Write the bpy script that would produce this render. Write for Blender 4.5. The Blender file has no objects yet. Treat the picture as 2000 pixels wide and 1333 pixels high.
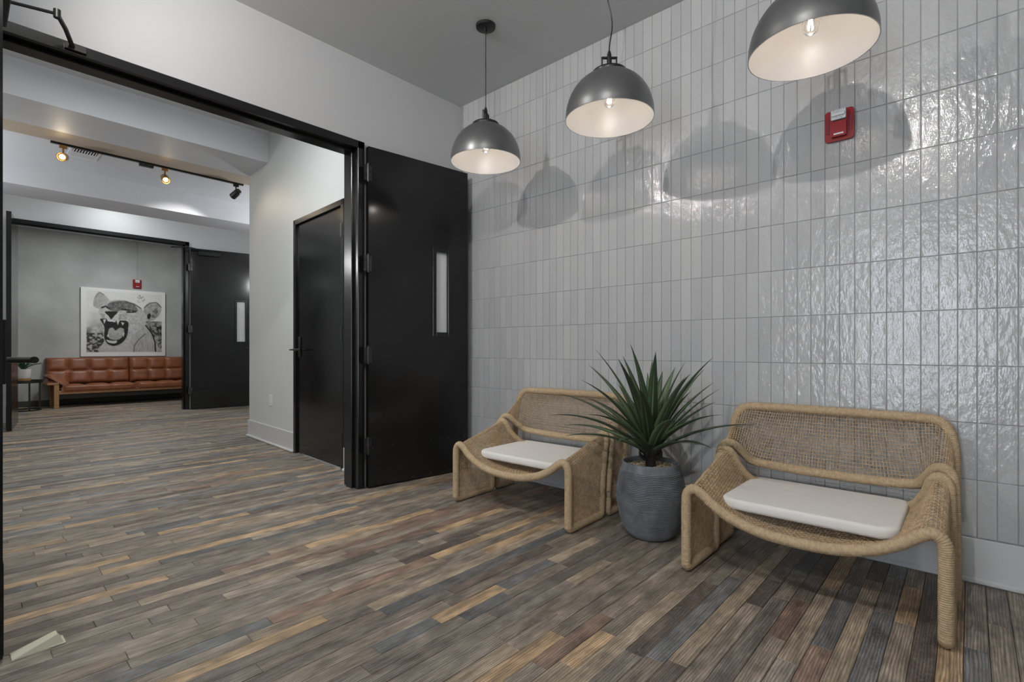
import bpy, math, random
import numpy as np
from mathutils import Vector, Matrix

random.seed(7); np.random.seed(7)
PI = math.pi
SC = bpy.context.scene
COL = SC.collection

# ------------------------------------------------------------------ camera
F, CX, HY, CAMH = 986.6, 1000.0, 683.0, 0.97
cam_d = bpy.data.cameras.new('camera'); cam = bpy.data.objects.new('camera', cam_d); COL.objects.link(cam)
cam_d.sensor_width = 36; cam_d.lens = 36*F/2000; cam_d.shift_y = (HY-666.5)/2000
cam_d.clip_start = 0.05
YAW = -math.atan2(893, F)-0.0
cam.location = (0, 0, CAMH)
AX = np.array([893, F])/math.hypot(893, F)      # world X (towards the tiled wall) in (right, forward)
AY = np.array([-1090, F])/math.hypot(1090, F)   # world Y (towards the doors)
cam.rotation_euler = (PI/2, 0, -math.asin(AX[1]))
SC.camera = cam

# ------------------------------------------------------------------ world + exposure
w = bpy.data.worlds.new('sky'); SC.world = w; w.use_nodes = True
bg = w.node_tree.nodes['Background']; bg.inputs[0].default_value = (0.80, 0.90, 1.0, 1); bg.inputs[1].default_value = 9.0
SC.view_settings.view_transform = 'Standard'; SC.view_settings.look = 'None'
SC.view_settings.gamma = 1; SC.view_settings.use_curve_mapping = False
SC.view_settings.exposure = 0.0
L_PENDANT, L_CEIL, L_HALL, L_LOUNGE = .6, 82.0, 38.0, 29.0

# ------------------------------------------------------------------ helpers
def lin(c):
    out = []
    for v in c[:3]:
        v = v/255.0
        out.append(v/12.92 if v <= .04045 else ((v+.055)/1.055)**2.4)
    return tuple(out)+(1.0,)

def pix_of(X, Y, Z):
    r = X*AX[0]+Y*AY[0]; f = X*AX[1]+Y*AY[1]
    if f < .05: return None
    return CX+F*r/f, HY-F*(Z-CAMH)/f, f

class MB:
    def __init__(s): s.v = []; s.f = []
    def add(s, v, f):
        o = len(s.v); s.v.extend([tuple(map(float, p)) for p in v]); s.f.extend([tuple(o+i for i in q) for q in f]); return s
    def box(s, x0, x1, y0, y1, z0, z1, c=0.0, M=None):
        if c <= 0:
            v = [(x0,y0,z0),(x1,y0,z0),(x1,y1,z0),(x0,y1,z0),(x0,y0,z1),(x1,y0,z1),(x1,y1,z1),(x0,y1,z1)]
            f = [(3,2,1,0),(4,5,6,7),(0,1,5,4),(1,2,6,5),(2,3,7,6),(3,0,4,7)]
        else:
            v = []; idx = {}
            X=(x0,x1);Y=(y0,y1);Z=(z0,z1)
            for i in (0,1):
                for j in (0,1):
                    for k in (0,1):
                        sx=1-2*i; sy=1-2*j; sz=1-2*k
                        for ax in range(3):
                            p=[X[i]+sx*c,Y[j]+sy*c,Z[k]+sz*c]
                            p[ax]=(X[i],Y[j],Z[k])[ax]
                            idx[(i,j,k,ax)]=len(v); v.append(tuple(p))
            f=[]
            for ax in range(3):
                a,b=[(1,2),(2,0),(0,1)][ax]
                for side in (0,1):
                    q=[]
                    for (p,r) in ((0,0),(1,0),(1,1),(0,1)):
                        t=[0,0,0]; t[ax]=side; t[a]=p; t[b]=r
                        q.append(idx[(t[0],t[1],t[2],ax)])
                    f.append(tuple(q if side else q[::-1]))
            for ax in range(3):        # edges parallel to ax
                a,b=[(1,2),(2,0),(0,1)][ax]
                for p in (0,1):
                    for r in (0,1):
                        def key(t,axx):
                            u=[0,0,0]; u[ax]=t; u[a]=p; u[b]=r
                            return idx[(u[0],u[1],u[2],axx)]
                        q=(key(0,a),key(1,a),key(1,b),key(0,b))
                        f.append(q if (p==r) else q[::-1])
            for i in (0,1):
                for j in (0,1):
                    for k in (0,1):
                        q=(idx[(i,j,k,0)],idx[(i,j,k,1)],idx[(i,j,k,2)])
                        f.append(q if (i+j+k)%2 else q[::-1])
        if M is not None: v=[tuple(M@Vector(p)) for p in v]
        return s.add(v,f)
    def lathe(s, prof, n=48, M=None, close=False):
        v=[];f=[]
        m=len(prof)
        for i in range(n):
            a=2*PI*i/n
            for r,z in prof: v.append((r*math.cos(a),r*math.sin(a),z))
        for i in range(n):
            j=(i+1)%n
            for k in range(m-1 if not close else m):
                l=(k+1)%m
                f.append((i*m+k,j*m+k,j*m+l,i*m+l))
        if M is not None: v=[tuple(M@Vector(p)) for p in v]
        return s.add(v,f)
    def tube(s, path, r, n=10, closed=False, caps=True):
        P=np.array(path,float); N=len(P)
        R=np.full(N,r) if np.isscalar(r) else np.array(r,float)
        if closed: T=np.roll(P,-1,0)-np.roll(P,1,0)
        else:
            T=np.gradient(P,axis=0)
        T/= np.linalg.norm(T,axis=1)[:,None]+1e-12
        up=np.array([0,0,1.]) if abs(T[0][2])<.9 else np.array([1.,0,0])
        nrm=np.cross(T[0],up); nrm/=np.linalg.norm(nrm)
        rows=[]
        for i in range(N):
            nrm=nrm-T[i]*(nrm@T[i]); nrm/=np.linalg.norm(nrm)+1e-12
            b=np.cross(T[i],nrm)
            a=np.arange(n)*2*PI/n
            rows.append(P[i]+R[i]*(np.cos(a)[:,None]*nrm+np.sin(a)[:,None]*b))
        v=np.concatenate(rows); f=[]
        for i in range(N if closed else N-1):
            j=(i+1)%N
            for k in range(n):
                l=(k+1)%n
                f.append((i*n+k,i*n+l,j*n+l,j*n+k))
        if not closed and caps:
            f.append(tuple(range(n))[::-1]); f.append(tuple((N-1)*n+k for k in range(n)))
        return s.add(v.tolist(),f)
    def prism(s, poly, z0, z1, M=None):     # poly in xy
        n=len(poly); v=[(x,y,z0) for x,y in poly]+[(x,y,z1) for x,y in poly]
        f=[tuple(range(n))[::-1],tuple(range(n,2*n))]+[(i,(i+1)%n,n+(i+1)%n,n+i) for i in range(n)]
        if M is not None: v=[tuple(M@Vector(p)) for p in v]
        return s.add(v,f)
    def mesh(s, name):
        me=bpy.data.meshes.new(name); me.from_pydata(s.v,[],s.f); me.update(); return me
    def build(s, name, mat, parent=None, smooth=None):
        me=s.mesh(name)
        if smooth is not None:
            me.polygons.foreach_set('use_smooth',[True]*len(me.polygons))
            if smooth<179: me.set_sharp_from_angle(angle=math.radians(smooth))
        return link(name, me, mat, parent)

def link(name, me, mat, parent=None):
    if mat is not None and not me.materials: me.materials.append(mat)
    o=bpy.data.objects.new(name,me); COL.objects.link(o)
    if parent is not None: o.parent=parent
    return o
def empty(name, loc=(0,0,0), rz=0.0, parent=None):
    o=bpy.data.objects.new(name,None); COL.objects.link(o); o.location=loc; o.rotation_euler=(0,0,rz)
    o.empty_display_size=.1
    if parent is not None: o.parent=parent
    return o
def tag(o, label=None, cat=None, group=None, kind=None):
    if label: o['label']=label
    if cat: o['category']=cat
    if group: o['group']=group
    if kind: o['kind']=kind
    return o
def copy_tree(o, parent=None):
    c=o.copy(); COL.objects.link(c); c.parent=parent
    for ch in list(o.children): copy_tree(ch,c)
    return c
def rr(w,h,r,n=6):     # rounded rectangle outline centred on 0
    pts=[]
    for cx,cy,a0 in ((w/2-r,h/2-r,0),(-w/2+r,h/2-r,PI/2),(-w/2+r,-h/2+r,PI),(w/2-r,-h/2+r,1.5*PI)):
        for i in range(n+1):
            a=a0+PI/2*i/n; pts.append((cx+r*math.cos(a),cy+r*math.sin(a)))
    return pts
def catmull(P, per=12, closed=False):
    P=np.array(P,float); n=len(P); out=[]
    for i in range(n if closed else n-1):
        if closed: p0,p1,p2,p3=P[(i-1)%n],P[i],P[(i+1)%n],P[(i+2)%n]
        else: p0,p1,p2,p3=P[max(i-1,0)],P[i],P[i+1],P[min(i+2,n-1)]
        # centripetal-ish
        for k in range(per):
            t=k/per
            out.append(.5*((2*p1)+(-p0+p2)*t+(2*p0-5*p1+4*p2-p3)*t*t+(-p0+3*p1-3*p2+p3)*t**3))
    if not closed: out.append(P[-1])
    return np.array(out)
def resample(P, step=None, n=None, closed=False):
    P=np.array(P,float)
    if closed: P=np.vstack([P,P[:1]])
    d=np.r_[0,np.cumsum(np.linalg.norm(np.diff(P,axis=0),axis=1))]
    if n is None: n=max(2,int(d[-1]/step))
    t=np.linspace(0,d[-1],n+(1 if closed else 0))
    Q=np.stack([np.interp(t,d,P[:,k]) for k in range(P.shape[1])],1)
    return Q[:-1] if closed else Q
def light(name, kind, loc, power, color=(1,1,1), size=.05, rot=None, parent=None, spot=None):
    d=bpy.data.lights.new(name,kind); d.energy=power; d.color=color
    if kind in('POINT','SPOT'): d.shadow_soft_size=size
    if kind=='AREA': d.size=size
    if spot: d.spot_size=spot; d.spot_blend=.5
    o=bpy.data.objects.new(name,d); COL.objects.link(o); o.location=loc
    if rot is not None: o.rotation_euler=rot
    if parent is not None: o.parent=parent
    return o

# ------------------------------------------------------------------ materials
def nodes(name):
    m=bpy.data.materials.new(name); m.use_nodes=True
    nt=m.node_tree; return m,nt,nt.nodes['Principled BSDF']
def N(nt,t,**k):
    n=nt.nodes.new(t)
    for a,b in k.items(): setattr(n,a,b)
    return n
def mat(name, col, rough=.5, metal=0.0, var=.0, vscale=6.0, bump=0.0, bscale=60.0, spec=.5, stretch=None, coat=0.0, rvar=0.0):
    m,nt,b=nodes(name); L=nt.links
    c=lin(col) if max(col)>1.001 else tuple(col)+(1,)
    b.inputs['Base Color'].default_value=c; b.inputs['Roughness'].default_value=rough; b.inputs['Metallic'].default_value=metal
    b.inputs['Specular IOR Level'].default_value=spec
    if coat: b.inputs['Coat Weight'].default_value=coat; b.inputs['Coat Roughness'].default_value=.08
    tc=N(nt,'ShaderNodeNewGeometry')
    mp=N(nt,'ShaderNodeMapping'); L.new(tc.outputs['Position'],mp.inputs['Vector'])
    if stretch: mp.inputs['Scale'].default_value=stretch
    no=N(nt,'ShaderNodeTexNoise'); no.inputs['Scale'].default_value=vscale; no.inputs['Detail'].default_value=5
    L.new(mp.outputs[0],no.inputs['Vector'])
    rp=N(nt,'ShaderNodeValToRGB')
    rp.color_ramp.elements[0].position=.3; rp.color_ramp.elements[1].position=.7
    lo=tuple(max(0,x*(1-var)) for x in c[:3])+(1,); hi=tuple(min(1,x*(1+var)) for x in c[:3])+(1,)
    rp.color_ramp.elements[0].color=lo; rp.color_ramp.elements[1].color=hi
    L.new(no.outputs['Fac'],rp.inputs['Fac']); L.new(rp.outputs['Color'],b.inputs['Base Color'])
    if rvar:
        mr=N(nt,'ShaderNodeMapRange'); mr.inputs['To Min'].default_value=max(.02,rough-rvar); mr.inputs['To Max'].default_value=rough+rvar
        L.new(no.outputs['Fac'],mr.inputs['Value']); L.new(mr.outputs[0],b.inputs['Roughness'])
    if bump:
        n2=N(nt,'ShaderNodeTexNoise'); n2.inputs['Scale'].default_value=bscale; n2.inputs['Detail'].default_value=4
        L.new(mp.outputs[0],n2.inputs['Vector'])
        bp=N(nt,'ShaderNodeBump'); bp.inputs['Strength'].default_value=bump; bp.inputs['Distance'].default_value=.004
        L.new(n2.outputs['Fac'],bp.inputs['Height']); L.new(bp.outputs[0],b.inputs['Normal'])
    return m
def emat(name,col,strength):
    m,nt,b=nodes(name)
    b.inputs['Base Color'].default_value=col+(1,); b.inputs['Emission Color'].default_value=col+(1,); b.inputs['Emission Strength'].default_value=strength
    return m
def glass(name, col=(1,1,1), rough=0.0, ior=1.45):
    m,nt,b=nodes(name)
    b.inputs['Base Color'].default_value=col+(1,); b.inputs['Transmission Weight'].default_value=1; b.inputs['Roughness'].default_value=rough; b.inputs['IOR'].default_value=ior
    return m
MT={}
MT['white']=mat('white_wall_paint',(.48,.48,.485),.55,var=.015,vscale=2,bump=.06,bscale=140)
MT['ceil']=mat('ceiling_paint',(.58,.58,.58),.5,var=.02,vscale=1.5,bump=.05,bscale=120)
MT['hall']=mat('hall_paint',(.62,.632,.632),.5,var=.015,vscale=2)
MT['beam']=mat('beam_paint',(.70,.71,.75),.5,var=.015)
MT['tan']=mat('beige_soffit_paint',(.50,.42,.34),.5,var=.03)
MT['base']=mat('baseboard_paint',(.60,.60,.60),.35,var=.01)
MT['black']=mat('black_gloss_paint',(.009,.009,.0095),.2,var=.25,vscale=3,bump=.02,bscale=30,rvar=.07)
MT['blackdoor']=mat('black_door_paint',(.008,.008,.0085),.15,var=.3,vscale=2.5,bump=.02,bscale=9,rvar=.06)
MT['blackmatte']=mat('black_metal',(.012,.012,.012),.4,var=.2)
MT['steel']=mat('worn_dark_steel',(.09,.09,.095),.35,metal=.9,var=.3,vscale=40)
MT['conc']=mat('concrete_plaster',(.46,.465,.46),.75,var=.18,vscale=1.6,bump=.1,bscale=18)
MT['darkbase']=mat('dark_baseboard',(.05,.05,.05),.5)
MT['gun']=mat('gunmetal_enamel',(.20,.20,.202),.34,metal=.75,var=.06,vscale=14)
MT['gundark']=mat('black_fitting',(.02,.02,.02),.35,metal=.3)
MT['shadein']=mat('white_enamel_inside',(.80,.785,.77),.3,var=.02)
MT['rope']=mat('natural_rope',(.47,.345,.21),.8,var=.16,vscale=90,bump=.3,bscale=500)
MT['ropew']=mat('woven_rope',(.50,.36,.22),.85,var=.25,vscale=45)
MT['cush']=mat('cream_canvas',(.76,.73,.69),.9,var=.02,vscale=30,bump=.2,bscale=500)
MT['pot']=mat('grey_ribbed_stone',(.16,.168,.182),.8,var=.25,vscale=18,bump=.3,bscale=120)
MT['gravel']=mat('beige_gravel',(.42,.33,.22),.9,var=.5,vscale=90)
MT['stem']=mat('dark_plant_base',(.012,.010,.009),.8,var=.4)
MT['red']=mat('red_alarm_plastic',(.31,.010,.016),.35,var=.1)
MT['lens']=mat('clear_strobe_lens',(.62,.66,.68),.15,var=.25,vscale=90)
MT['text']=mat('white_print',(.8,.8,.8),.6)
MT['leather']=mat('cognac_leather',(.27,.092,.040),.38,var=.22,vscale=9,bump=.15,bscale=60)
MT['oak']=mat('oiled_oak',(.42,.22,.10),.45,var=.25,vscale=10,stretch=(1,8,8))
MT['walnut']=mat('wooden_tray_top',(.16,.09,.05),.5,var=.2)
MT['canvas']=mat('white_canvas',(.82,.82,.83),.7)
MT['wpot']=mat('white_ceramic',(.75,.74,.72),.35)
MT['cork']=mat('tan_clay_base',(.42,.23,.10),.7)
MT['leaf2']=mat('small_plant_green',(.03,.10,.045),.5,var=.3)
MT['bronze']=mat('brass_spot_housing',(.50,.30,.12),.3,metal=.9)
MT['plastic']=mat('white_plastic',(.75,.75,.75),.4)
MT['wedge']=mat('cream_rubber',(.66,.62,.46),.6)
MT['vent']=mat('white_vent_metal',(.75,.75,.78),.4)
MT['sub']=mat('dark_subfloor',(.02,.016,.013),.9)
MT['grout']=mat('grey_grout',(.28,.28,.285),.9,var=.1,vscale=30)
MT['glass']=mat('frosted_pane',(.62,.63,.63),.25,var=.06,vscale=160,bump=.2,bscale=260)
MT['bulbglass']=glass('clear_bulb_glass',(1,.98,.95),.0,1.2)
MT['filament']=emat('glowing_filament',(1,.82,.6),220.0)
MT['spotglow']=emat('lit_spot_face',(1,.72,.36),60.0)
MT['lampglow']=emat('lit_opal_glass',(1,.96,.9),6.0)

# plank material: colour per plank from the mesh attribute, grain from noise along the plank
def plank_mat():
    m,nt,b=nodes('reclaimed_wood_planks'); L=nt.links
    at=N(nt,'ShaderNodeAttribute',attribute_name='pc'); of=N(nt,'ShaderNodeAttribute',attribute_name='po')
    g=N(nt,'ShaderNodeNewGeometry')
    add=N(nt,'ShaderNodeVectorMath',operation='ADD'); L.new(g.outputs['Position'],add.inputs[0])
    sc=N(nt,'ShaderNodeVectorMath',operation='SCALE'); sc.inputs['Scale'].default_value=37.0; L.new(of.outputs['Vector'],sc.inputs[0])
    L.new(sc.outputs[0],add.inputs[1])
    def mapping(s):
        mp=N(nt,'ShaderNodeMapping'); mp.inputs['Scale'].default_value=s; L.new(add.outputs[0],mp.inputs['Vector']); return mp
    m1=mapping((3.0,42,3)); n1=N(nt,'ShaderNodeTexNoise'); n1.inputs['Scale'].default_value=2.2; n1.inputs['Detail'].default_value=7; n1.inputs['Roughness'].default_value=.62; L.new(m1.outputs[0],n1.inputs['Vector'])
    m2=mapping((1.6,14,1)); wv=N(nt,'ShaderNodeTexWave',wave_type='BANDS',bands_direction='Y'); wv.inputs['Scale'].default_value=2.6; wv.inputs['Distortion'].default_value=9; wv.inputs['Detail'].default_value=3; wv.inputs['Detail Scale'].default_value=.6; L.new(m2.outputs[0],wv.inputs['Vector'])
    m3=mapping((2.2,5,1)); n3=N(nt,'ShaderNodeTexNoise'); n3.inputs['Scale'].default_value=4.0; n3.inputs['Detail'].default_value=5; L.new(m3.outputs[0],n3.inputs['Vector'])
    m4=mapping((9,200,1)); n4=N(nt,'ShaderNodeTexNoise'); n4.inputs['Scale'].default_value=2.0; n4.inputs['Detail'].default_value=3; L.new(m4.outputs[0],n4.inputs['Vector'])
    def mr(src,a,bb,c,d):
        r=N(nt,'ShaderNodeMapRange'); r.inputs['From Min'].default_value=a; r.inputs['From Max'].default_value=bb; r.inputs['To Min'].default_value=c; r.inputs['To Max'].default_value=d; L.new(src,r.inputs['Value']); return r.outputs[0]
    def mul(x,y):
        k=N(nt,'ShaderNodeMath',operation='MULTIPLY'); L.new(x,k.inputs[0]); L.new(y,k.inputs[1]); return k.outputs[0]
    f=mul(mul(mr(n1.outputs['Fac'],.25,.75,.55,1.42),mr(wv.outputs['Fac'],0,1,.68,1.2)),mul(mr(n3.outputs['Fac'],.3,.7,.58,1.42),mr(n4.outputs['Fac'],.3,.7,.74,1.26)))
    vm=N(nt,'ShaderNodeVectorMath',operation='SCALE'); L.new(at.outputs['Color'],vm.inputs[0]); L.new(f,vm.inputs['Scale'])
    # pale dusty scratches
    m5=mapping((6,9,1)); vo=N(nt,'ShaderNodeTexNoise'); vo.inputs['Scale'].default_value=9; vo.inputs['Detail'].default_value=8; vo.inputs['Roughness'].default_value=.75; L.new(m5.outputs[0],vo.inputs['Vector'])
    mx=N(nt,'ShaderNodeMix',data_type='RGBA'); L.new(mr(vo.outputs['Fac'],.53,.70,0,.6),mx.inputs['Factor']); L.new(vm.outputs[0],mx.inputs['A']); mx.inputs['B'].default_value=(.30,.27,.23,1)
    L.new(mx.outputs['Result'],b.inputs['Base Color'])
    L.new(mr(n1.outputs['Fac'],.2,.8,.36,.62),b.inputs['Roughness'])
    bp=N(nt,'ShaderNodeBump'); bp.inputs['Strength'].default_value=.35; bp.inputs['Distance'].default_value=.002; L.new(n1.outputs['Fac'],bp.inputs['Height']); L.new(bp.outputs[0],b.inputs['Normal'])
    return m
MT['plank']=plank_mat()

# tile glaze: uneven hand-made gloss, shifted for every tile by the mesh attribute / object location
def tile_mat():
    m,nt,b=nodes('grey_white_glazed_tile'); L=nt.links
    b.inputs['Roughness'].default_value=.06; b.inputs['Specular IOR Level'].default_value=.6
    g=N(nt,'ShaderNodeNewGeometry')
    vo=N(nt,'ShaderNodeTexWhiteNoise',noise_dimensions='3D')
    sn=N(nt,'ShaderNodeVectorMath',operation='SNAP'); ad=N(nt,'ShaderNodeVectorMath',operation='ADD')
    ad.inputs[1].default_value=(5.0,-TY0+10*TP,-TZ0+10*TH); L.new(g.outputs['Position'],ad.inputs[0])
    L.new(ad.outputs[0],sn.inputs[0]); sn.inputs[1].default_value=(50,TP,TH); L.new(sn.outputs[0],vo.inputs['Vector'])
    rp=N(nt,'ShaderNodeValToRGB'); rp.color_ramp.elements[0].color=(.425,.425,.43,1); rp.color_ramp.elements[1].color=(.485,.485,.482,1)
    L.new(vo.outputs['Value'],rp.inputs['Fac']); L.new(rp.outputs[0],b.inputs['Base Color'])
    sc=N(nt,'ShaderNodeVectorMath',operation='SCALE'); sc.inputs['Scale'].default_value=9.0; L.new(vo.outputs['Color'],sc.inputs[0])
    a2=N(nt,'ShaderNodeVectorMath',operation='ADD'); L.new(g.outputs['Position'],a2.inputs[0]); L.new(sc.outputs[0],a2.inputs[1])
    mp=N(nt,'ShaderNodeMapping'); mp.inputs['Scale'].default_value=(1,1.6,.9); L.new(a2.outputs[0],mp.inputs['Vector'])
    n1=N(nt,'ShaderNodeTexNoise'); n1.inputs['Scale'].default_value=26; n1.inputs['Detail'].default_value=2; L.new(mp.outputs[0],n1.inputs['Vector'])
    n2=N(nt,'ShaderNodeTexNoise'); n2.inputs['Scale'].default_value=150; n2.inputs['Detail'].default_value=2; L.new(mp.outputs[0],n2.inputs['Vector'])
    n3=N(nt,'ShaderNodeTexNoise'); n3.inputs['Scale'].default_value=12; L.new(mp.outputs[0],n3.inputs['Vector'])
    mu=N(nt,'ShaderNodeMath',operation='MULTIPLY'); L.new(n2.outputs['Fac'],mu.inputs[0]); L.new(n3.outputs['Fac'],mu.inputs[1])
    bp=N(nt,'ShaderNodeBump'); bp.inputs['Strength'].default_value=.55; bp.inputs['Distance'].default_value=.006; L.new(n1.outputs['Fac'],bp.inputs['Height'])
    bq=N(nt,'ShaderNodeBump'); bq.inputs['Strength'].default_value=.5; bq.inputs['Distance'].default_value=.0022; L.new(mu.outputs[0],bq.inputs['Height']); L.new(bp.outputs[0],bq.inputs['Normal'])
    L.new(bq.outputs[0],b.inputs['Normal'])
    return m

# ------------------------------------------------------------------ dimensions of the place
WX, WY, CH = 2.85, 3.16, 3.0          # tiled wall, door wall, ceiling
XL, YB = -2.6, -2.4                   # left wall, wall behind the camera
TP, TH, TY0, TZ0 = .0605, .237, .0362, .19   # tile pitch, tile height, phases
PP, PY0 = .0624, .0135                # plank pitch and phase
MT['tile']=tile_mat()

# ------------------------------------------------------------------ floor
LY, HR = 11.75, 5.2                   # lounge back wall, hall right end
fl=MB().box(XL-.1,HR+.1,YB-.1,LY+.1,-.2,-.016).build('floor',MT['sub'])
tag(fl,'floor of narrow reclaimed wood planks in mixed browns and greys','floor',kind='structure')
pal=[((104,95,85),34),((94,87,80),26),((84,84,84),12),((132,111,87),9),((76,68,62),10),((102,84,73),5),((116,104,90),12)]
pcs=[]
for c,wt in pal: pcs+= [c]*wt
planks=[]
k0=int((YB-PY0)/PP)-1; k1=int((LY-PY0)/PP)
for k in range(k0,k1+1):
    y0=PY0+k*PP; y1=y0+PP
    y0=max(y0,YB); y1=min(y1,LY)
    if y1-y0<.004: continue
    xa=-.9 if y0<3.3 else -.7
    xb=WX-.004 if y0<WY else (2.09+(y0-3.28)*.054 if y0<5.98 else HR)
    if y0<WY: xa=XL
    x=xa-random.random()*.5
    first=True
    while x<xb:
        ln=random.choice([.25,.35,.45,.55,.7,.9,1.2])*random.uniform(.8,1.2)
        a=max(x,xa); e=min(x+ln,xb)
        if e-a>.01:
            c=np.array(lin(random.choice(pcs))[:3])*random.uniform(.82,1.2)
            planks.append((a,e,y0,y1,tuple(c*1.85),(random.random(),random.random(),random.random()),random.uniform(-.0009,.0)))
        x+=ln
def plank_geo(p,g=.0009,c=.0014):
    a,e,y0,y1,_,_,dz=p
    z=dz; a+=g*.4;e-=g*.4;y0+=g*.8;y1-=g*.8
    v=[(a,y0,-.016),(e,y0,-.016),(e,y1,-.016),(a,y1,-.016),(a,y0,z-c),(e,y0,z-c),(e,y1,z-c),(a,y1,z-c),(a+c,y0+c,z),(e-c,y0+c,z),(e-c,y1-c,z),(a+c,y1-c,z)]
    f=[(0,1,5,4),(1,2,6,5),(2,3,7,6),(3,0,4,7),(4,5,9,8),(5,6,10,9),(6,7,11,10),(7,4,8,11),(8,9,10,11)]
    return v,f
def set_attr(me,cols,offs):
    A=me.attributes.new('pc','FLOAT_COLOR','POINT'); A.data.foreach_set('color',np.array([tuple(c)+(1,) for c in cols],float).ravel())
    B=me.attributes.new('po','FLOAT_VECTOR','POINT'); B.data.foreach_set('vector',np.array(offs,float).ravel())
def shown(p):
    a,e,y0,y1=p[:4]; s=0
    for i in range(7):
        q=pix_of(a+(e-a)*(i+.5)/7,(y0+y1)/2,0)
        if q and 0<=q[0]<=2000 and 0<=q[1]<=1333: s+=(e-a)*(y1-y0)/7*F*F*CAMH/q[2]**3
    return s
planks.sort(key=shown,reverse=True)
for p in planks[:300]:
    v,f=plank_geo(p); mb=MB().add(v,f); me=mb.mesh('plank'); set_attr(me,[p[4]]*12,[p[5]]*12); link('plank',me,MT['plank'],fl)
mb=MB(); cs=[];os_=[]
for p in planks[300:]:
    v,f=plank_geo(p); mb.add(v,f); cs+=[p[4]]*12; os_+=[p[5]]*12
me=mb.mesh('distant_planks'); set_attr(me,cs,os_); tag(link('distant_planks',me,MT['plank'],fl),kind='stuff')

# ------------------------------------------------------------------ tiled wall
wr=MB().box(WX-.0035,WX+.16,YB-.1,WY+.12,-.2,CH+.3).build('wall_right',MT['grout'])
tag(wr,'wall of upright glossy pale grey tiles in straight rows','wall',kind='structure')
def tile_mesh(h,name):
    g=.0011
    return MB().box(-.006,.0035,-TP/2+g,TP/2-g,-h/2+g,h/2-g,c=.0016)
tiles=[]
nz=int((CH-TZ0)/TH)+1
for j in range(nz):
    z0=TZ0+j*TH; z1=min(z0+TH,CH)
    if z1-z0<.01: continue
    k=int((YB-TY0)/TP)-1
    while TY0+(k+1)*TP<=WY+.001:
        y=TY0+(k+.5)*TP
        if y>-1.6:
            tiles.append((y,(z0+z1)/2,z1-z0))
        k+=1
def tshown(t):
    q=pix_of(WX,t[0],t[1])
    if not q or not(-10<=q[0]<=2010 and -30<=q[1]<=1340): return 0
    return t[2]/q[2]**2*abs(AX[0]*0+1)/q[2]
tiles.sort(key=tshown,reverse=True)
tm={}
for (y,z,h) in tiles[:300]:
    key=round(h,4)
    if key not in tm: tm[key]=tile_mesh(h,'tile').mesh('tile')
    o=link('tile',tm[key],MT['tile'],wr); o.location=(WX,y,z)
    o.rotation_euler=(0,random.gauss(0,.0022),random.gauss(0,.005))
mb=MB()
for (y,z,h) in tiles[300:]:
    t=tile_mesh(h,'t'); M=Matrix.Translation((WX,y,z))@Matrix.Rotation(random.gauss(0,.005),4,'Z')@Matrix.Rotation(random.gauss(0,.0022),4,'Y')
    mb.add([tuple(M@Vector(p)) for p in t.v],t.f)
tag(mb.build('distant_tiles',MT['tile'],wr),kind='stuff')
def baseboard(name,x0,x1,y0,y1,axis,inward,label,h=.185,m='base'):
    mb=MB()
    if axis=='y':   # runs along y, face towards inward (-1/+1 in x)
        mb.box(min(x0,x0+inward*.014),max(x0,x0+inward*.014),y0,y1,0,h,c=.003)
        mb.box(min(x0,x0+inward*.026),max(x0,x0+inward*.026),y0,y1,0,.022,c=.006)
    else:
        mb.box(x0,x1,min(y0,y0+inward*.014),max(y0,y0+inward*.014),0,h,c=.003)
        mb.box(x0,x1,min(y0,y0+inward*.026),max(y0,y0+inward*.026),0,.022,c=.006)
    return tag(mb.build(name,MT[m]),label,'baseboard',kind='structure')
baseboard('baseboard_right',WX+.006,0,YB,WY,'y',-1,'white baseboard along the foot of the tiled wall')

# ------------------------------------------------------------------ shell of the waiting room
FX0,FX1,FZ=.05,1.93,2.42      # outer edges of the near double-door frame
mb=MB().box(XL-.1,FX0,WY,WY+.14,-.1,CH+.3).box(FX1,WX+.01,WY,WY+.14,-.1,CH+.3).box(FX0,FX1,WY,WY+.14,FZ,CH+.3)
tag(mb.build('wall_back',MT['white']),'plain white wall around the wide double doorway','wall',kind='structure')
ceil=MB().box(XL-.1,WX+.1,YB-.1,WY+.05,CH,CH+.2).build('ceiling',MT['ceil'])
tag(ceil,'flat grey-white ceiling above the pendant lamps','ceiling',kind='structure')
# left wall with a tall glazed opening (daylight), seen only mirrored in the tiles
wy0,wy1,wz0,wz1=-.12,1.0,.12,2.55
mb=MB().box(XL-.14,XL,YB-.1,wy0,-.1,CH+.3).box(XL-.14,XL,wy1,WY+.14,-.1,CH+.3).box(XL-.14,XL,wy0,wy1,wz1,CH+.3).box(XL-.14,XL,wy0,wy1,-.1,wz0)
tag(mb.build('wall_left',MT['white']),'white wall with a tall glazed window letting in daylight','wall',kind='structure')
win=MB()
for y in (wy0,(wy0+wy1)/2-.025,wy1-.05): win.box(XL-.1,XL-.04,y,y+.05,wz0,wz1,c=.004)
for z in (wz0,wz1-.05,1.05): win.box(XL-.1,XL-.04,wy0,wy1,z,z+.05,c=.004)
wo=tag(win.build('window_1',MT['blackmatte']),'black framed tall window in the left wall','window',kind='structure')
tag(MB().box(XL-.6,HR,YB-.24,YB-.1,-.1,CH+.3).build('wall_front',MT['white']),'plain white wall behind the viewpoint','wall',kind='structure')

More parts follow.
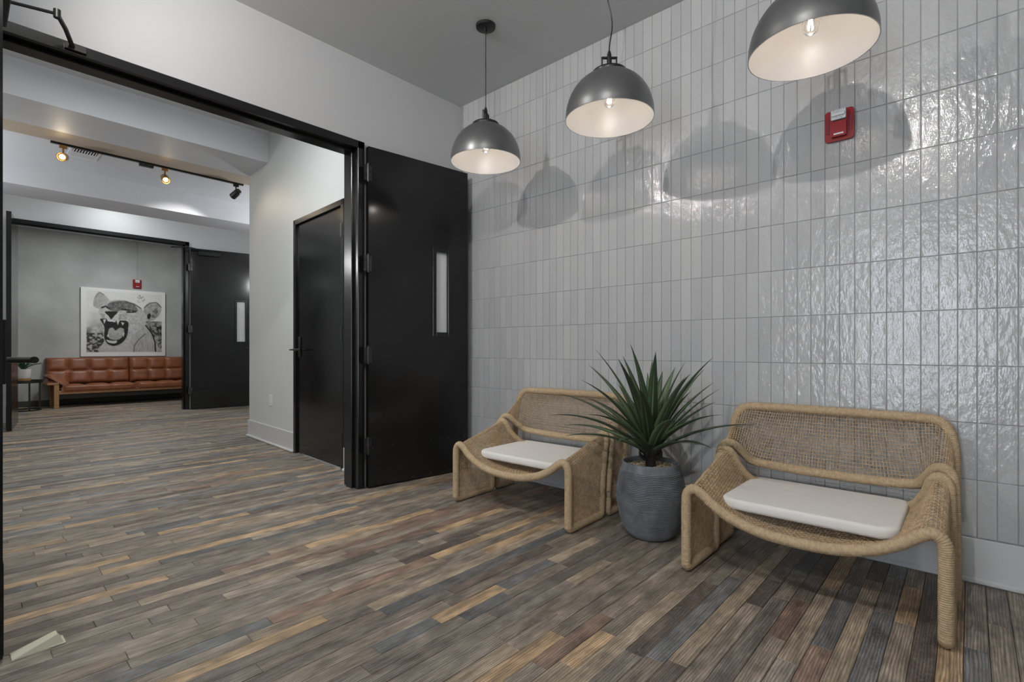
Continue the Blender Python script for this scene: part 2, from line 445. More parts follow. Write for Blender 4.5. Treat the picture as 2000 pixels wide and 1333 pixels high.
# ------------------------------------------------------------------ hall and lounge shell
CA=Vector((2.078,3.30,0)); CB=Vector((2.222,5.98,0))
cd=(CB-CA).normalized(); ang=math.atan2(cd.y,cd.x); CL=(CB-CA).length
MW=Matrix.Translation(CA)@Matrix.Rotation(ang,4,'Z')     # local x along the wall, local -y into +X
DX0,DX1,DZ=.405,1.412,2.18                                # hall door frame along the wall
mb=MB().box(0,DX0,-.12,0,-.1,3.5,M=MW).box(DX1,CL,-.12,0,-.1,3.5,M=MW).box(DX0,DX1,-.12,0,DZ,3.5,M=MW).box(CL-.12,CL,-2.9,-.12,-.1,3.5,M=MW)
tag(mb.build('wall_hall_right',MT['hall']),'white hall wall holding the single black door','wall',kind='structure')
mb=MB()
mb.box(-.0,DX0,0,.014,0,.185,c=.003,M=MW).box(0,DX0,0,.03,0,.022,c=.006,M=MW).box(DX1,CL+.014,0,.014,0,.185,c=.003,M=MW).box(DX1,CL+.03,0,.03,0,.022,c=.006,M=MW).box(CL,CL+.014,-2,.0,0,.185,c=.003,M=MW)
tag(mb.build('baseboard_hall',MT['base']),'tall white baseboard under the hall wall','baseboard',kind='structure')
HF0,HF1,HFZ,HYY=.47,2.56,2.71,9.40     # far frame
mb=MB().box(-1.4,HF0,HYY,HYY+.15,-.1,3.6).box(HF1,HR,HYY,HYY+.15,-.1,3.6).box(HF0,HF1,HYY,HYY+.15,HFZ,3.6)
tag(mb.build('wall_hall_end',MT['hall']),'white hall wall above the far double doorway','wall',kind='structure')
tag(MB().box(-1.0,-.88,WY+.14,LY,-.1,3.6).build('wall_hall_left',MT['hall']),'plain white left wall of the hall','wall',kind='structure')
tag(MB().box(HR,HR+.12,5.8,LY,-.1,3.6).build('wall_hall_far_right',MT['hall']),'plain white wall closing the hall','wall',kind='structure')
tag(MB().box(-1.0,2.4,WY+.05,5.4,3.2,3.4).build('ceiling_hall',MT['hall']),'white ceiling of the hall behind the doorway','ceiling',kind='structure')
tag(MB().box(-1.0,HR,5.98,7.7,3.05,3.4).build('ceiling_track',MT['beam']),'pale ceiling bay carrying the track lights','ceiling',kind='structure')
tag(MB().box(-1.0,HR,8.29,HYY,3.25,3.5).build('ceiling_hall_end',MT['hall']),'white ceiling strip before the far doorway','ceiling',kind='structure')
tag(MB().box(-1.0,3.2,5.4,6.0,2.91,3.4).build('trim_1',MT['beam']),'pale ceiling beam crossing the hall nearer to the black door','beam',kind='structure')
tag(MB().box(-1.0,HR,7.7,8.29,2.775,3.4).build('trim_2',MT['beam']),'white ceiling beam behind the track lights','beam',kind='structure')
tag(MB().box(-1.0,HR,6.0,6.70,3.03,3.06).build('trim_3',MT['tan']),'beige ceiling strip beside the light track','trim',kind='structure')
tag(MB().box(-1.0,HR,HYY+.15,LY+.1,3.1,3.3).build('ceiling_lounge',MT['hall']),'white ceiling of the lounge','ceiling',kind='structure')
tag(MB().box(-1.0,HR,LY,LY+.12,-.1,3.3).build('wall_lounge',MT['conc']),'grey concrete plaster wall behind the leather sofa','wall',kind='structure')
baseboard('baseboard_lounge',-.88,HR,LY,0,'x',-1,'dark baseboard under the concrete wall',h=.1,m='darkbase')

# ------------------------------------------------------------------ door frames
def frame(name,x0,x1,y0,y1,zt,fw,label,M=None,stop=True):
    mb=MB()
    for a,b,s in ((x0,x0+fw,1),(x1-fw,x1,-1)):
        mb.box(a,b,y0,y1,0,zt,c=.0025,M=M)
        if stop:
            i=b if s>0 else a
            mb.box(min(i,i+s*.018),max(i,i+s*.018),y0+.055,y1-.055,0,zt-fw,c=.002,M=M)
    mb.box(x0,x1,y0,y1,zt-fw,zt,c=.0025,M=M)
    if stop: mb.box(x0+fw,x1-fw,y0+.055,y1-.055,zt-fw-.018,zt-fw,c=.002,M=M)
    return tag(mb.build(name,MT['black']),label,'door frame',kind='structure')
fr1=frame('trim_4',FX0,FX1,WY-.022,WY+.165,FZ,.052,'glossy black steel frame of the wide double doorway')
fr2=frame('trim_5',HF0,HF1,HYY-.03,HYY+.17,HFZ,.055,'black frame of the far double doorway before the lounge')
fr3=frame('trim_6',DX0,DX1,-.1,.014,DZ,.048,'black frame around the single hall door',M=MW,stop=False)

# ------------------------------------------------------------------ door leaves
def screw(mb,x,y,z,r=.004): mb.lathe([(0.0001,-.0022),(r*.7,-.002),(r,0)],8,Matrix.Translation((x,y,z))@Matrix.Rotation(PI/2,4,'X')@Matrix.Rotation(PI,4,'X'))
def leaf(name,width,height,loc,rz,label,vis=None,kick=True,hinges=(),flip=1,hinge_face=-1):
    """leaf: local x from hinge to free edge, face -y towards the viewer when flip=1"""
    t=.045
    root=empty(name,loc,rz); tag(root,label,'door',kind='structure')
    mb=MB()
    if vis:
        a,b,z0,z1=vis
        mb.box(0,a,0,t,.008,height).box(b,width,0,t,.008,height).box(a,b,.0,t,.008,z0).box(a,b,.0,t,z1,height)
    else: mb.box(0,width,0,t,.008,height,c=.002)
    mb.build('door_leaf',MT['blackdoor'],root)
    if vis:
        a,b,z0,z1=vis; fwv=.03
        for side,y in ((-1,0),(1,t)):
            m2=MB()
            ya,yb=(y-.008,y) if side<0 else (y,y+.008)
            m2.box(a-fwv,a+.002,ya,yb,z0-fwv,z1+fwv,c=.002).box(b-.002,b+fwv,ya,yb,z0-fwv,z1+fwv,c=.002).box(a,b,ya,yb,z0-fwv,z0+.002,c=.002).box(a,b,ya,yb,z1-.002,z1+fwv,c=.002)
            m2.build('window_bead',MT['black'],root)
        MB().box(a,b,t/2-.003,t/2+.003,z0,z1).build('glass_pane',MT['glass'],root)
    if kick:
        for side in (-1,1):
            y=(-.0025,0) if side<0 else (t,t+.0025)
            kp=MB().box(.012,width-.012,y[0],y[1],.012,.30,c=.0008).build('kick_plate',MT['black'],root)
            if side<0:
                for i in range(6):
                    for z in (.03,.282):
                        m2=MB().lathe([(0.0001,.0016),(.003,.0012),(.0042,0)],8,Matrix.Translation((.03+(width-.06)*i/5,-.0025,z))@Matrix.Rotation(PI/2,4,'X'))
                        m2.build('screw',MT['steel'],kp)
    for hz in hinges:
        m2=MB(); yy=0 if hinge_face<0 else t
        m2.tube([(-.006,yy-.006*(-hinge_face)*-1 if False else yy+hinge_face*.006,hz-.057),(-.006,yy+hinge_face*.006,hz+.057)],.0075,10)
        for i in (-1,1): m2.tube([(-.006,yy+hinge_face*.006,hz+i*.057),(-.006,yy+hinge_face*.006,hz+i*.064)],.0055,8)
        m2.box(-.006,.022,min(yy,yy+hinge_face*.002),max(yy,yy+hinge_face*.002),hz-.055,hz+.055)
        m2.box(-.034,-.006,min(yy,yy+hinge_face*.002),max(yy,yy+hinge_face*.002),hz-.055,hz+.055)
        m2.build('hinge',MT['steel'],root,smooth=40)
    return root
def lever(parent,x,y,z,side,dirx,plate=(.035,.21),m='blackmatte',out=.055):
    """side: -1/+1 in local y away from the face"""
    h=empty('lever_handle',(x,y,z),0,parent)
    pl=MB().box(-plate[0]/2,plate[0]/2,min(0,side*.012),max(0,side*.012),-plate[1]*.37,plate[1]*.63,c=.003); pl.build('escutcheon',MT[m],h)
    mb=MB().tube([(0,side*.008,0),(0,side*out,0)],.010,12)
    mb.tube([(-.012*dirx,side*out,0),(.03*dirx,side*out,0),(.125*dirx,side*(out-.003),0)],[.0115,.0105,.0085],12)
    mb.build('lever',MT[m],h,smooth=40)
    return h
# near right leaf, folded back towards the tiled wall
d1=leaf('door_1',.842,2.386,(1.936,3.098,0),-math.radians(7.4),'black glossy door leaf with narrow window, folded back beside the tiled wall',vis=(.545,.655,1.10,1.72),hinges=(.30,.93,1.57,2.20))
# near left leaf, opened at right angles towards the camera
d2=leaf('door_2',.885,2.386,(.057,3.11,0),-PI/2,'black door leaf with lever handle standing open beside the cream wedge',vis=(.545,.655,1.10,1.72),hinges=(.30,.93,1.57,2.20),hinge_face=-1)
# local +y of d2 is world +X: lever on that face near the free edge
lever(d2,.79,.045,.935,1,-1,out=.078)
# closer arm of the left leaf
ca=MB()
foot=(.376,WY-.028,2.395); elb=(.300,2.93,2.425); end=(.112,2.99,2.425)
ca.box(foot[0]-.03,foot[0]+.05,WY-.035,WY-.018,2.38,2.41,c=.002)
ca.tube([foot,(.34,3.04,2.425),elb],.010,8); ca.tube([elb,end],.007,8); ca.lathe([(0.001,-.018),(.013,-.018),(.013,.018),(.001,.018)],12,Matrix.Translation(elb))
co=ca.build('closer_arm',MT['blackmatte'],d2,smooth=40); co.matrix_parent_inverse=d2.matrix_basis.inverted()
cb=MB().box(.102,.15,2.72,3.02,2.33,2.39,c=.004).build('door_closer',MT['blackmatte'],d2); cb.matrix_parent_inverse=d2.matrix_basis.inverted()
# hall door in its frame
d3=empty('door_3',CA,ang); tag(d3,'single closed black hall door with lever handle','door',kind='structure')
MB().box(DX0+.05,DX1-.05,-.05,-.006,.01,DZ-.05,c=.002).build('door_leaf',MT['blackdoor'],d3)
lever(d3,DX1-.115,-.006,.968,1,-1,plate=(.04,.19))
MB().box(DX1-.047,DX1-.028,.014,.018,.98,1.05).build('strike_plate',MT['blackmatte'],d3)
MB().tube([(DX1-.10,.045,.968),(DX1+.0,.047,.966)],[.008,.006],10).build('lever_tail',MT['blackmatte'],d3,smooth=40)
for hz in (.24,1.10,1.93):
    m2=MB().tube([(DX0+.05,.006,hz-.06),(DX0+.05,.006,hz+.06)],.0085,10).box(DX0+.05,DX0+.08,-.006,-.002,hz-.057,hz+.057).box(DX0+.02,DX0+.05,.014,.017,hz-.057,hz+.057)
    m2.build('hinge',MT['blackmatte'],d3,smooth=40)
# far pair
d4=leaf('door_4',.92,2.61,(.525,9.345,0),-PI/2-math.radians(7),'black far door leaf open beside the small plant table',vis=None,hinges=(.3,1.3,2.3))
d5=leaf('door_5',.957,2.61,(2.565,9.315,0),-math.radians(10.5),'black far door leaf with closer box, folded back against the white hall wall',vis=(.66,.79,1.10,1.78),hinges=(.3,1.3,2.3))
MB().box(.10,.42,-.055,0,2.50,2.565,c=.005).build('door_closer',MT['gundark'],d5)
MB().tube([(.20,-.035,2.575),(-.05,-.16,2.59),(-.26,.02,2.60)],.011,8).build('closer_arm',MT['gundark'],d5,smooth=40)
lever(d5,.90,0,.99,-1,-1,plate=(.05,.05))

# electrical outlet on the hall wall
q=empty('wall_outlet',MW@Vector((2.02,0,.45)),ang); tag(q,'small white electrical outlet on the hall wall','outlet')
MB().box(-.036,.036,0,.006,-.058,.058,c=.002).build('cover_plate',MT['plastic'],q)
for z in (-.02,.02): MB().box(-.016,.016,.006,.008,z-.014,z+.014,c=.001).build('socket',MT['plastic'],q)

# door wedge
wd=empty('door_wedge',(.10,2.235,0),math.radians(2)); tag(wd,'cream rubber door wedge on the floor by the open leaf','wedge')
v=[(0.02,-.028,0.0),(.145,-.028,0),(.145,.028,0),(.02,.028,0),(.02,-.022,.004),(.128,-.018,.034),(.128,.018,.034),(.02,.022,.004)]
MB().add(v,[(3,2,1,0),(4,5,6,7),(0,1,5,4),(1,2,6,5),(2,3,7,6),(3,0,4,7)]).build('wedge_body',MT['wedge'],wd)
MB().box(.105,.148,-.031,.031,0,.006,c=.002).build('wedge_foot',MT['wedge'],wd)

# ------------------------------------------------------------------ pendants
RR=.218
def pendant(x,y,ZR,label,cord):
    root=empty('pendant_lamp',(x,y,ZR),-.84 if cord>.001 else .35); tag(root,label,'pendant lamp','dome pendant lamps in a row along the tiled wall')
    prof=[]
    for i in range(25):
        t=i/24*math.radians(72)
        prof.append((RR*math.cos(t)**.92 if i else RR, .012+.212*math.sin(t)/math.sin(math.radians(72))))
    outer=[(RR+.001,0)]+prof
    MB().lathe(outer,72).build('dome_shade',MT['gun'],root,smooth=60)
    sh=[o for o in root.children if o.name.startswith('dome_shade')][0]
    inner=[(RR+.001,0),(RR-.003,.0)]+[(max(r-.003,.01),z-.002) for r,z in prof]+[(.02,.222)]
    MB().lathe(inner,72).build('inner_lining',MT['shadein'],sh,smooth=60)
    rt=prof[-1][0]
    MB().lathe([(rt-.004,.218),(rt+.012,.219),(rt+.014,.228),(rt+.010,.237),(rt-.002,.240),(.02,.247),(.001,.248)],48).build('top_cap',MT['gundark'],root,smooth=35)
    mb=MB()
    for s in (-1,1): mb.box(s*.036-.003,s*.036+.003,-.006,.006,.242,.312,c=.001)
    mb.box(-.040,.040,-.006,.006,.304,.314,c=.002)
    mb.build('yoke',MT['gundark'],root)
    MB().lathe([(.001,.245),(.0125,.246),(.0125,.30),(.011,.325),(.006,.342),(.001,.344)],20).build('socket_stem',MT['gundark'],root,smooth=40)
    top=CH-ZR
    MB().lathe([(.001,top-.020),(.052,top-.020),(.060,top-.016),(.062,top-.002),(.062,top)],40).build('ceiling_canopy',MT['gundark'],root,smooth=40)
    MB().box(-.012,.012,-.004,.004,top-.045,top-.018,c=.001).build('cable_grip',MT['gundark'],root)
    pts=[(0,0,.34)]
    n=24
    for i in range(1,n):
        f=i/n; pts.append((cord*math.sin(f*PI*2.2)*math.sin(f*PI),cord*.9*math.sin(f*PI*1.7+.6)*math.sin(f*PI),.34+(top-.03-.34)*f))
    pts.append((0,0,top-.03))
    MB().tube(catmull(pts,4),.0032,8).build('cord',MT['gundark'] if cord>.001 else MT['steel'],root,smooth=60)
    # bulb: socket, glass and glowing filament
    MB().lathe([(.001,.215),(.017,.213),(.017,.165),(.013,.16),(.001,.16)],20).build('bulb_socket',MT['gundark'],root,smooth=40)
    gb=[(.011,.160),(.014,.150),(.022,.128),(.028,.105),(.029,.092),(.025,.075),(.014,.064),(.001,.061)]
    bl=MB().lathe(gb,24).build('bulb_glass',MT['bulbglass'],root,smooth=60)
    fm=MB()
    for k in range(4):
        a=k*PI/2
        fm.tube([(.007*math.cos(a),.007*math.sin(a),.14),(.012*math.cos(a),.012*math.sin(a),.085),(.011*math.cos(a+.5),.011*math.sin(a+.5),.082),(.006*math.cos(a+.5),.006*math.sin(a+.5),.135)],.0016,6)
    fm.build('filament',MT['filament'],bl,smooth=60)
    light('bulb_light','POINT',(0,0,.052),L_PENDANT,(1,.93,.87),.02,parent=root)
    return root
pendant(2.235,2.245,2.143,'dark grey dome pendant lamp on a taut straight cord nearest the black door leaf',0.0)
pendant(2.20,1.335,2.12,'dark grey dome pendant lamp on a wavy black cord, middle of the row',.024)
pendant(2.20,.450,2.112,'dark grey dome pendant lamp near the red fire alarm on the tiles',.018)
# ceiling spot heads above the frame: aimed at the tiled wall, they throw the pendants' shadows
def wall_spot(x,y,label,p=1.0):
    r=empty('ceiling_spot',(x,y,CH)); tag(r,label,'spot lamp','ceiling spot lamps aimed at the tiled wall')
    MB().lathe([(.001,-.02),(.055,-.018),(.06,0)],32).build('canopy',MT['gundark'],r,smooth=40)
    MB().tube([(0,0,-.018),(0,0,-.12)],.010,12).build('stem',MT['gundark'],r,smooth=40)
    d=Vector((1,0,-.35)).normalized(); M=Matrix.Translation((0,0,-.15))@d.to_track_quat('Z','Y').to_matrix().to_4x4()
    h=MB().lathe([(.001,-.075),(.036,-.07),(.045,-.05),(.048,.0),(.049,.02),(.044,.021),(.040,.012),(.001,.010)],28,M).build('spot_housing',MT['gundark'],r,smooth=40)
    MB().lathe([(.001,.013),(.036,.015),(.039,.013)],24,M).build('spot_face',MT['lampglow'],h)
    lo=light('spot_light','SPOT',(Vector((0,0,-.15))+d*.03)[:],L_CEIL*p,(1,.975,.945),.02,parent=r,spot=math.radians(165))
    lo.data.spot_blend=.75
    lo.rotation_euler=d.to_track_quat('-Z','Y').to_euler()
wall_spot(.05,2.25,'black ceiling spot lamp before the double doorway')
wall_spot(.0,.38,'black ceiling spot lamp across from the woven benches')
wall_spot(.0,-1.4,'added black fill spot, out of view at the end of the waiting room',.3)  # extra head added as weak fill for the room

# ------------------------------------------------------------------ fire alarms
def alarm(loc,rz,s,label):
    r=empty('fire_alarm',loc,rz); tag(r,label,'fire alarm')
    # local x across, local y out of the wall (towards -y), z up
    RX=Matrix.Rotation(PI/2,4,'X')
    MB().prism(rr(.118*s,.146*s,.014*s),0,.016*s,RX).build('back_plate',MT['red'],r)
    MB().prism(rr(.062*s,.072*s,.006*s),.016*s,.034*s,Matrix.Translation((0,0,-.022*s))@RX).build('horn_housing',MT['red'],r)
    st=MB()
    st.prism(rr(.060*s,.046*s,.005*s),.016*s,.040*s,Matrix.Translation((0,0,.043*s))@RX).build('strobe_lens',MT['lens'],r)
    MB().box(-.026*s,.026*s,-.046*s,-.040*s,.036*s,.050*s,c=.002*s).build('strobe_tube',MT['plastic'],r)
    MB().prism(rr(.040*s,.007*s,.002*s),.034*s,.0348*s,Matrix.Translation((0,0,-.046*s))@RX).build('label_strip',MT['text'],r)
    for x in (-.046,.046):
        MB().box(x*s-.006*s,x*s+.006*s,-.018*s,-.0155*s,-.035*s,.04*s,c=.001*s).build('side_groove',mat('red_groove',(.20,.01,.03),.5),r)
    return r
alarm((WX-.006,.459,2.04),-PI/2,1.0,'red fire alarm with clear strobe on the tiled wall')
a2=alarm((2.34,LY-.001,2.215),0,1.15,'red fire alarm below a conduit on the concrete wall')
MB().tube([(0,-.008,.08),(0,-.008,.86)],.008,8).build('conduit',MT['conc'],a2)

# ------------------------------------------------------------------ woven rope benches
def rope_tube(path,r,closed=True,pitch=.0075):
    P=resample(path,step=.0024,closed=closed)
    d=np.r_[0,np.cumsum(np.linalg.norm(np.diff(P,axis=0),axis=1))]
    R=r*(1+.17*(np.abs(np.sin(PI*d/pitch))-.5))
    return MB().tube(P,R,12,closed=closed)
def mirror(h):       # half profile from x>0 floor to x=0 -> full, left (-x) to right (+x)
    L=[(-x,y,z) for x,y,z in h]
    return L+[(x,y,z) for x,y,z in h[-2::-1]]
def dense(h,n):
    return catmull(mirror(h),40)
def strands(surf,nu,nv,r,u_sub=1):
    """plain weave on surf[i,j] (nu x nv grid of points)"""
    U=surf
    du=np.gradient(U,axis=0); dv=np.gradient(U,axis=1)
    nn=np.cross(du,dv); nn/=np.linalg.norm(nn,axis=2)[:,:,None]+1e-9
    ii,jj=np.meshgrid(np.arange(U.shape[0]),np.arange(U.shape[1]),indexing='ij')
    s=np.where((ii+jj)%2==0,1.0,-1.0)[:,:,None]
    A=U+nn*s*r*.75; B=U-nn*s*r*.75
    V=[];Fc=[];off=0
    def tubes(P,nrm,T):   # P: (count, length, 3)
        nonlocal off
        T=T/(np.linalg.norm(T,axis=2)[:,:,None]+1e-9)
        b=np.cross(T,nrm)
        c,l,_=P.shape
        ring=np.stack([P+nrm*r,P+b*r,P-nrm*r,P-b*r],2)    # c,l,4,3
        V.append(ring.reshape(-1,3))
        idx=(np.arange(c*l*4).reshape(c,l,4))+off
        for k in range(4):
            k2=(k+1)%4
            q=np.stack([idx[:,:-1,k],idx[:,:-1,k2],idx[:,1:,k2],idx[:,1:,k]],-1)
            Fc.append(q.reshape(-1,4))
        off+=c*l*4
    tubes(A.transpose(1,0,2),nn.transpose(1,0,2),du.transpose(1,0,2))
    tubes(B,nn,dv)
    return np.concatenate(V),np.concatenate(Fc)
def np_mesh(name,V,Fq):
    me=bpy.data.meshes.new(name); me.vertices.add(len(V)); me.vertices.foreach_set('co',V.astype(np.float32).ravel())
    me.loops.add(Fq.size); me.loops.foreach_set('vertex_index',Fq.astype(np.int32).ravel())
    me.polygons.add(len(Fq)); me.polygons.foreach_set('loop_start',np.arange(0,Fq.size,4,dtype=np.int32))
    me.polygons.foreach_set('use_smooth',np.ones(len(Fq),bool))
    me.update(calc_edges=True); me.validate(); return me
HW=.43
S1f=[(HW,0,.05),(HW,0,.18),(HW,0,.30),(HW-.006,0,.345),(HW-.032,0,.367),(HW-.07,0,.350),(HW-.12,-.002,.312),(HW-.20,-.006,.272),(.12,-.010,.246),(0,-.012,.240)]
S1r=[(HW,.335,.05),(HW,.345,.22),(HW,.375,.40),(HW-.006,.40,.455),(HW-.030,.41,.475),(HW-.052,.42,.455),(HW-.075,.45,.39),(HW-.13,.52,.315),(.14,.57,.285),(0,.57,.280)]
S2f=[(HW+.012,.385,.05),(HW+.012,.395,.22),(HW+.010,.425,.43),(HW+.002,.445,.485),(HW-.022,.455,.503),(HW-.048,.475,.49),(HW-.075,.52,.445),(HW-.12,.560,.405),(.15,.578,.392),(0,.58,.390)]
S2r=[(HW+.012,.575,.05),(HW+.012,.58,.22),(HW+.010,.605,.48),(HW+.006,.622,.575),(HW-.012,.635,.640),(HW-.045,.645,.668),(HW-.10,.650,.674),(HW-.18,.652,.675),(.13,.653,.676),(0,.653,.676)]
def bench(loc,rz,label):
    root=empty('woven_bench',loc,rz); tag(root,label,'bench','woven rope benches with cream seat pads')
    for nm,f,r in (('seat',S1f,S1r),('back',S2f,S2r)):
        a=catmull(mirror(f),30); b=catmull(mirror(r),30)
        # common arc-length parameter
        mid=(a+b)/2; d=np.r_[0,np.cumsum(np.linalg.norm(np.diff(mid,axis=0),axis=1))]
        # frame loop with rounded feet
        def foot(p,q):   # points from the end p of one edge along the floor to the start q of the other
            s=1 if q[1]>p[1] else -1
            return [(p[0],p[1],.035),(p[0],p[1]+s*.016,.0225),(p[0],p[1]+s*.045,.021),(p[0],(p[1]+q[1])/2,.021),(q[0],q[1]-s*.045,.021),(q[0],q[1]-s*.016,.0225),(q[0],q[1],.035)]
        loop=list(map(tuple,a[::4]))+foot(a[-1],b[-1])+list(map(tuple,b[::-1][::4]))+foot(b[0],a[0])
        rope_tube(catmull(loop,6,closed=True),.0205).build(nm+'_frame',MT['rope'],root,smooth=180)
        # weave
        pitch=.0118
        nu=int(d[-1]/pitch); t=np.linspace(0,d[-1],nu)
        A=np.stack([np.interp(t,d,a[:,k]) for k in range(3)],1); B=np.stack([np.interp(t,d,b[:,k]) for k in range(3)],1)
        # close the panels down to the floor rail
        for q in (A,B):
            pass
        wid=np.linalg.norm(A-B,axis=1).mean(); nv=int(wid/pitch)
        vv=np.linspace(0,1,nv)[None,:,None]
        S=A[:,None,:]*(1-vv)+B[:,None,:]*vv
        # slight sag of the seat / bow of the panels
        if nm=='seat':
            ins=np.clip((HW-.06-np.abs(S[:,:,0]))/.2,0,1); S[:,:,2]-=.012*ins*np.sin(PI*vv[:,:,0])
        ext=S[:1].copy(); ext[:,:,2]=.021; ext2=S[-1:].copy(); ext2[:,:,2]=.021
        m1=(ext*2+S[:1])/3; m2=(ext+2*S[:1])/3; m3=(ext2*2+S[-1:])/3; m4=(ext2+2*S[-1:])/3
        S=np.concatenate([ext,m1,m2,S,m4,m3,ext2],0)
        V,Fq=strands(S,S.shape[0],nv,.0022 if nm=='seat' else .00185)
        tag(link(nm+'_weave',np_mesh(nm+'_weave',V,Fq),MT['ropew'],root),kind='stuff')
    # seat pad
    n=64; m=22; V=[];
    W,D,T=.625,.50,.046
    prof=[]
    for k in range(m+1):
        a=-PI/2+PI*k/m
        prof.append((math.copysign(abs(math.cos(a))**.55,1),math.copysign(abs(math.sin(a))**.75,math.sin(a))))
    mb=MB(); out=rr(W,D,.055,7); N_=len(out)
    vs=[];fs=[]
    for (c,s) in prof:
        ins=(1-c)*.024
        for (x,y) in out:
            l=math.hypot(x,y)
            xx=x*(1-ins/abs(W/2)); yy=y*(1-ins/abs(D/2))
            z=s*T/2; z+=.012*((xx/(W/2))**2)-.004
            vs.append((xx,yy,z))
    for k in range(m):
        for i in range(N_):
            j=(i+1)%N_; fs.append((k*N_+i,k*N_+j,(k+1)*N_+j,(k+1)*N_+i))
    # caps as concentric grids
    for sgn,base in ((-1,0),(1,m*N_)):
        prev=base
        for ring in range(1,9):
            q=1-ring/9.0; st=len(vs)
            for (x,y) in out:
                c=1-(.024/(W/2)); xx=x*c*q; yy=y*(1-.024/(D/2))*q
                vs.append((xx,yy,sgn*T/2*(1+.10*(1-q*q))+.012*((xx/(W/2))**2)-.004))
            for i in range(N_):
                j=(i+1)%N_; ff=(prev+i,prev+j,st+j,st+i); fs.append(ff if sgn>0 else ff[::-1])
            prev=st
        fs.append(tuple(range(prev,prev+N_)) if sgn>0 else tuple(range(prev,prev+N_))[::-1])
    mb.add([(x-.010,y+.335,z+.303) for x,y,z in vs],fs)
    mb.build('seat_cushion',MT['cush'],root,smooth=180)
    return root
b1=bench((2.145,.485,0),-PI/2,'low woven rope bench with cream pad beneath the red fire alarm')
b2=copy_tree(b1); b2.location=(2.157,1.992,0); b2.rotation_euler=(0,0,-PI/2+math.radians(1.5))
b2['label']='low woven rope bench with cream pad between black door leaf and potted plant'

# ------------------------------------------------------------------ potted agave
pl=empty('potted_plant',(2.445,1.235,0)); pl.scale=(1,1,.955); tag(pl,'tall spiky green plant in a grey ribbed barrel pot','potted plant')
rng=np.random.RandomState(3)
prof=[(.0,.0),(.088,.0),(.105,.004),(.128,.028),(.150,.080),(.164,.14),(.1725,.20),(.172,.25),(.166,.30),(.157,.345),(.150,.375),(.147,.392),(.144,.402),(.139,.404),(.135,.398),(.134,.36)]
P=resample(catmull(np.array([(r,0,z) for r,z in prof]),10),n=760)
n=84; vs=[];fs=[]
ph=rng.rand(8)*6
for i in range(n):
    a=2*PI*i/n
    for k,(r,_,z) in enumerate(P):
        if .03<z<.372 and r>.12 and k<672:
            w_=math.sin(2*PI*(z+.0014*math.sin(3*a+ph[0])+.0010*math.sin(7*a+ph[1]+z*30)+.0007*math.sin(13*a+ph[2]+z*60))/.0086)
            r=r+.0034*w_*min(1,(z-.03)/.04)*min(1,(.372-z)/.02)
        vs.append((r*math.cos(a),r*math.sin(a),z))
K=len(P)
for i in range(n):
    j=(i+1)%n
    for k in range(K-1): fs.append((i*K+k,j*K+k,j*K+k+1,i*K+k+1))
MB().add(vs,fs).build('pot',MT['pot'],pl,smooth=180)
MB().lathe([(.001,.372),(.07,.372),(.1345,.368)],40).build('soil',MT['gravel'],pl)
mb=MB()
for i in range(520):
    a=rng.rand()*2*PI; r=.128*math.sqrt(rng.rand()); s=rng.uniform(.004,.0085)
    M=Matrix.Translation((r*math.cos(a),r*math.sin(a),.374+rng.rand()*.004))@Matrix.Rotation(rng.rand()*6,4,'Z')@Matrix.Rotation(rng.rand()*6,4,'X')@Matrix.Diagonal((s,s*.8,s*.6,1))
    ico=[(0,0,1),(.9,0,.3),(0,.9,.3),(-.9,0,.3),(0,-.9,.3),(.6,.6,-.5),(-.6,.6,-.5),(-.6,-.6,-.5),(.6,-.6,-.5)]
    fc=[(0,1,2),(0,2,3),(0,3,4),(0,4,1),(1,5,2),(2,6,3),(3,7,4),(4,8,1),(1,8,5),(2,5,6),(3,6,7),(4,7,8),(5,8,7,6)]
    mb.add([tuple(M@Vector(p)) for p in ico],fc)
tag(mb.build('gravel',MT['gravel'],pl),kind='stuff')
MB().lathe([(.028,.365),(.026,.40),(.034,.43),(.052,.47),(.060,.50),(.045,.52),(.001,.53)],22).build('plant_stem',MT['stem'],pl,smooth=60)
for k in range(16):
    a=k*2.4; z=.41+.006*k
    p0=Vector((.028*math.cos(a),.028*math.sin(a),z)); p1=Vector((.062*math.cos(a),.062*math.sin(a),z+.045))
    MB().tube([p0,(p0+p1)/2+Vector((.008*math.cos(a),.008*math.sin(a),-.004)),p1],[.012,.012,.002],6).build('dry_scale',MT['stem'],pl)
def leaf_mat():
    m,nt,b=nodes('agave_leaf'); L=nt.links
    at=N(nt,'ShaderNodeAttribute',attribute_name='lf')
    sp=N(nt,'ShaderNodeSeparateXYZ'); L.new(at.outputs['Vector'],sp.inputs[0])
    r=N(nt,'ShaderNodeValToRGB'); e=r.color_ramp.elements
    e[0].position=0; e[0].color=(.17,.24,.11,1); e[1].position=1; e[1].color=(.020,.042,.020,1); k=e.new(.55); k.color=(.085,.13,.062,1)
    L.new(sp.outputs['X'],r.inputs['Fac'])
    no=N(nt,'ShaderNodeTexNoise'); no.inputs['Scale'].default_value=60
    mx=N(nt,'ShaderNodeMix',data_type='RGBA',blend_type='MULTIPLY'); mx.inputs['Factor'].default_value=1
    mr=N(nt,'ShaderNodeMapRange'); mr.inputs['To Min'].default_value=.55; mr.inputs['To Max'].default_value=1.35; L.new(sp.outputs['Z'],mr.inputs['Value'])
    cm=N(nt,'ShaderNodeCombineXYZ'); 
    for i in range(3): L.new(mr.outputs[0],cm.inputs[i])
    L.new(r.outputs[0],mx.inputs['A']); L.new(cm.outputs[0],mx.inputs['B']); L.new(mx.outputs['Result'],b.inputs['Base Color'])
    b.inputs['Roughness'].default_value=.5
    return m
MT['agave']=leaf_mat()
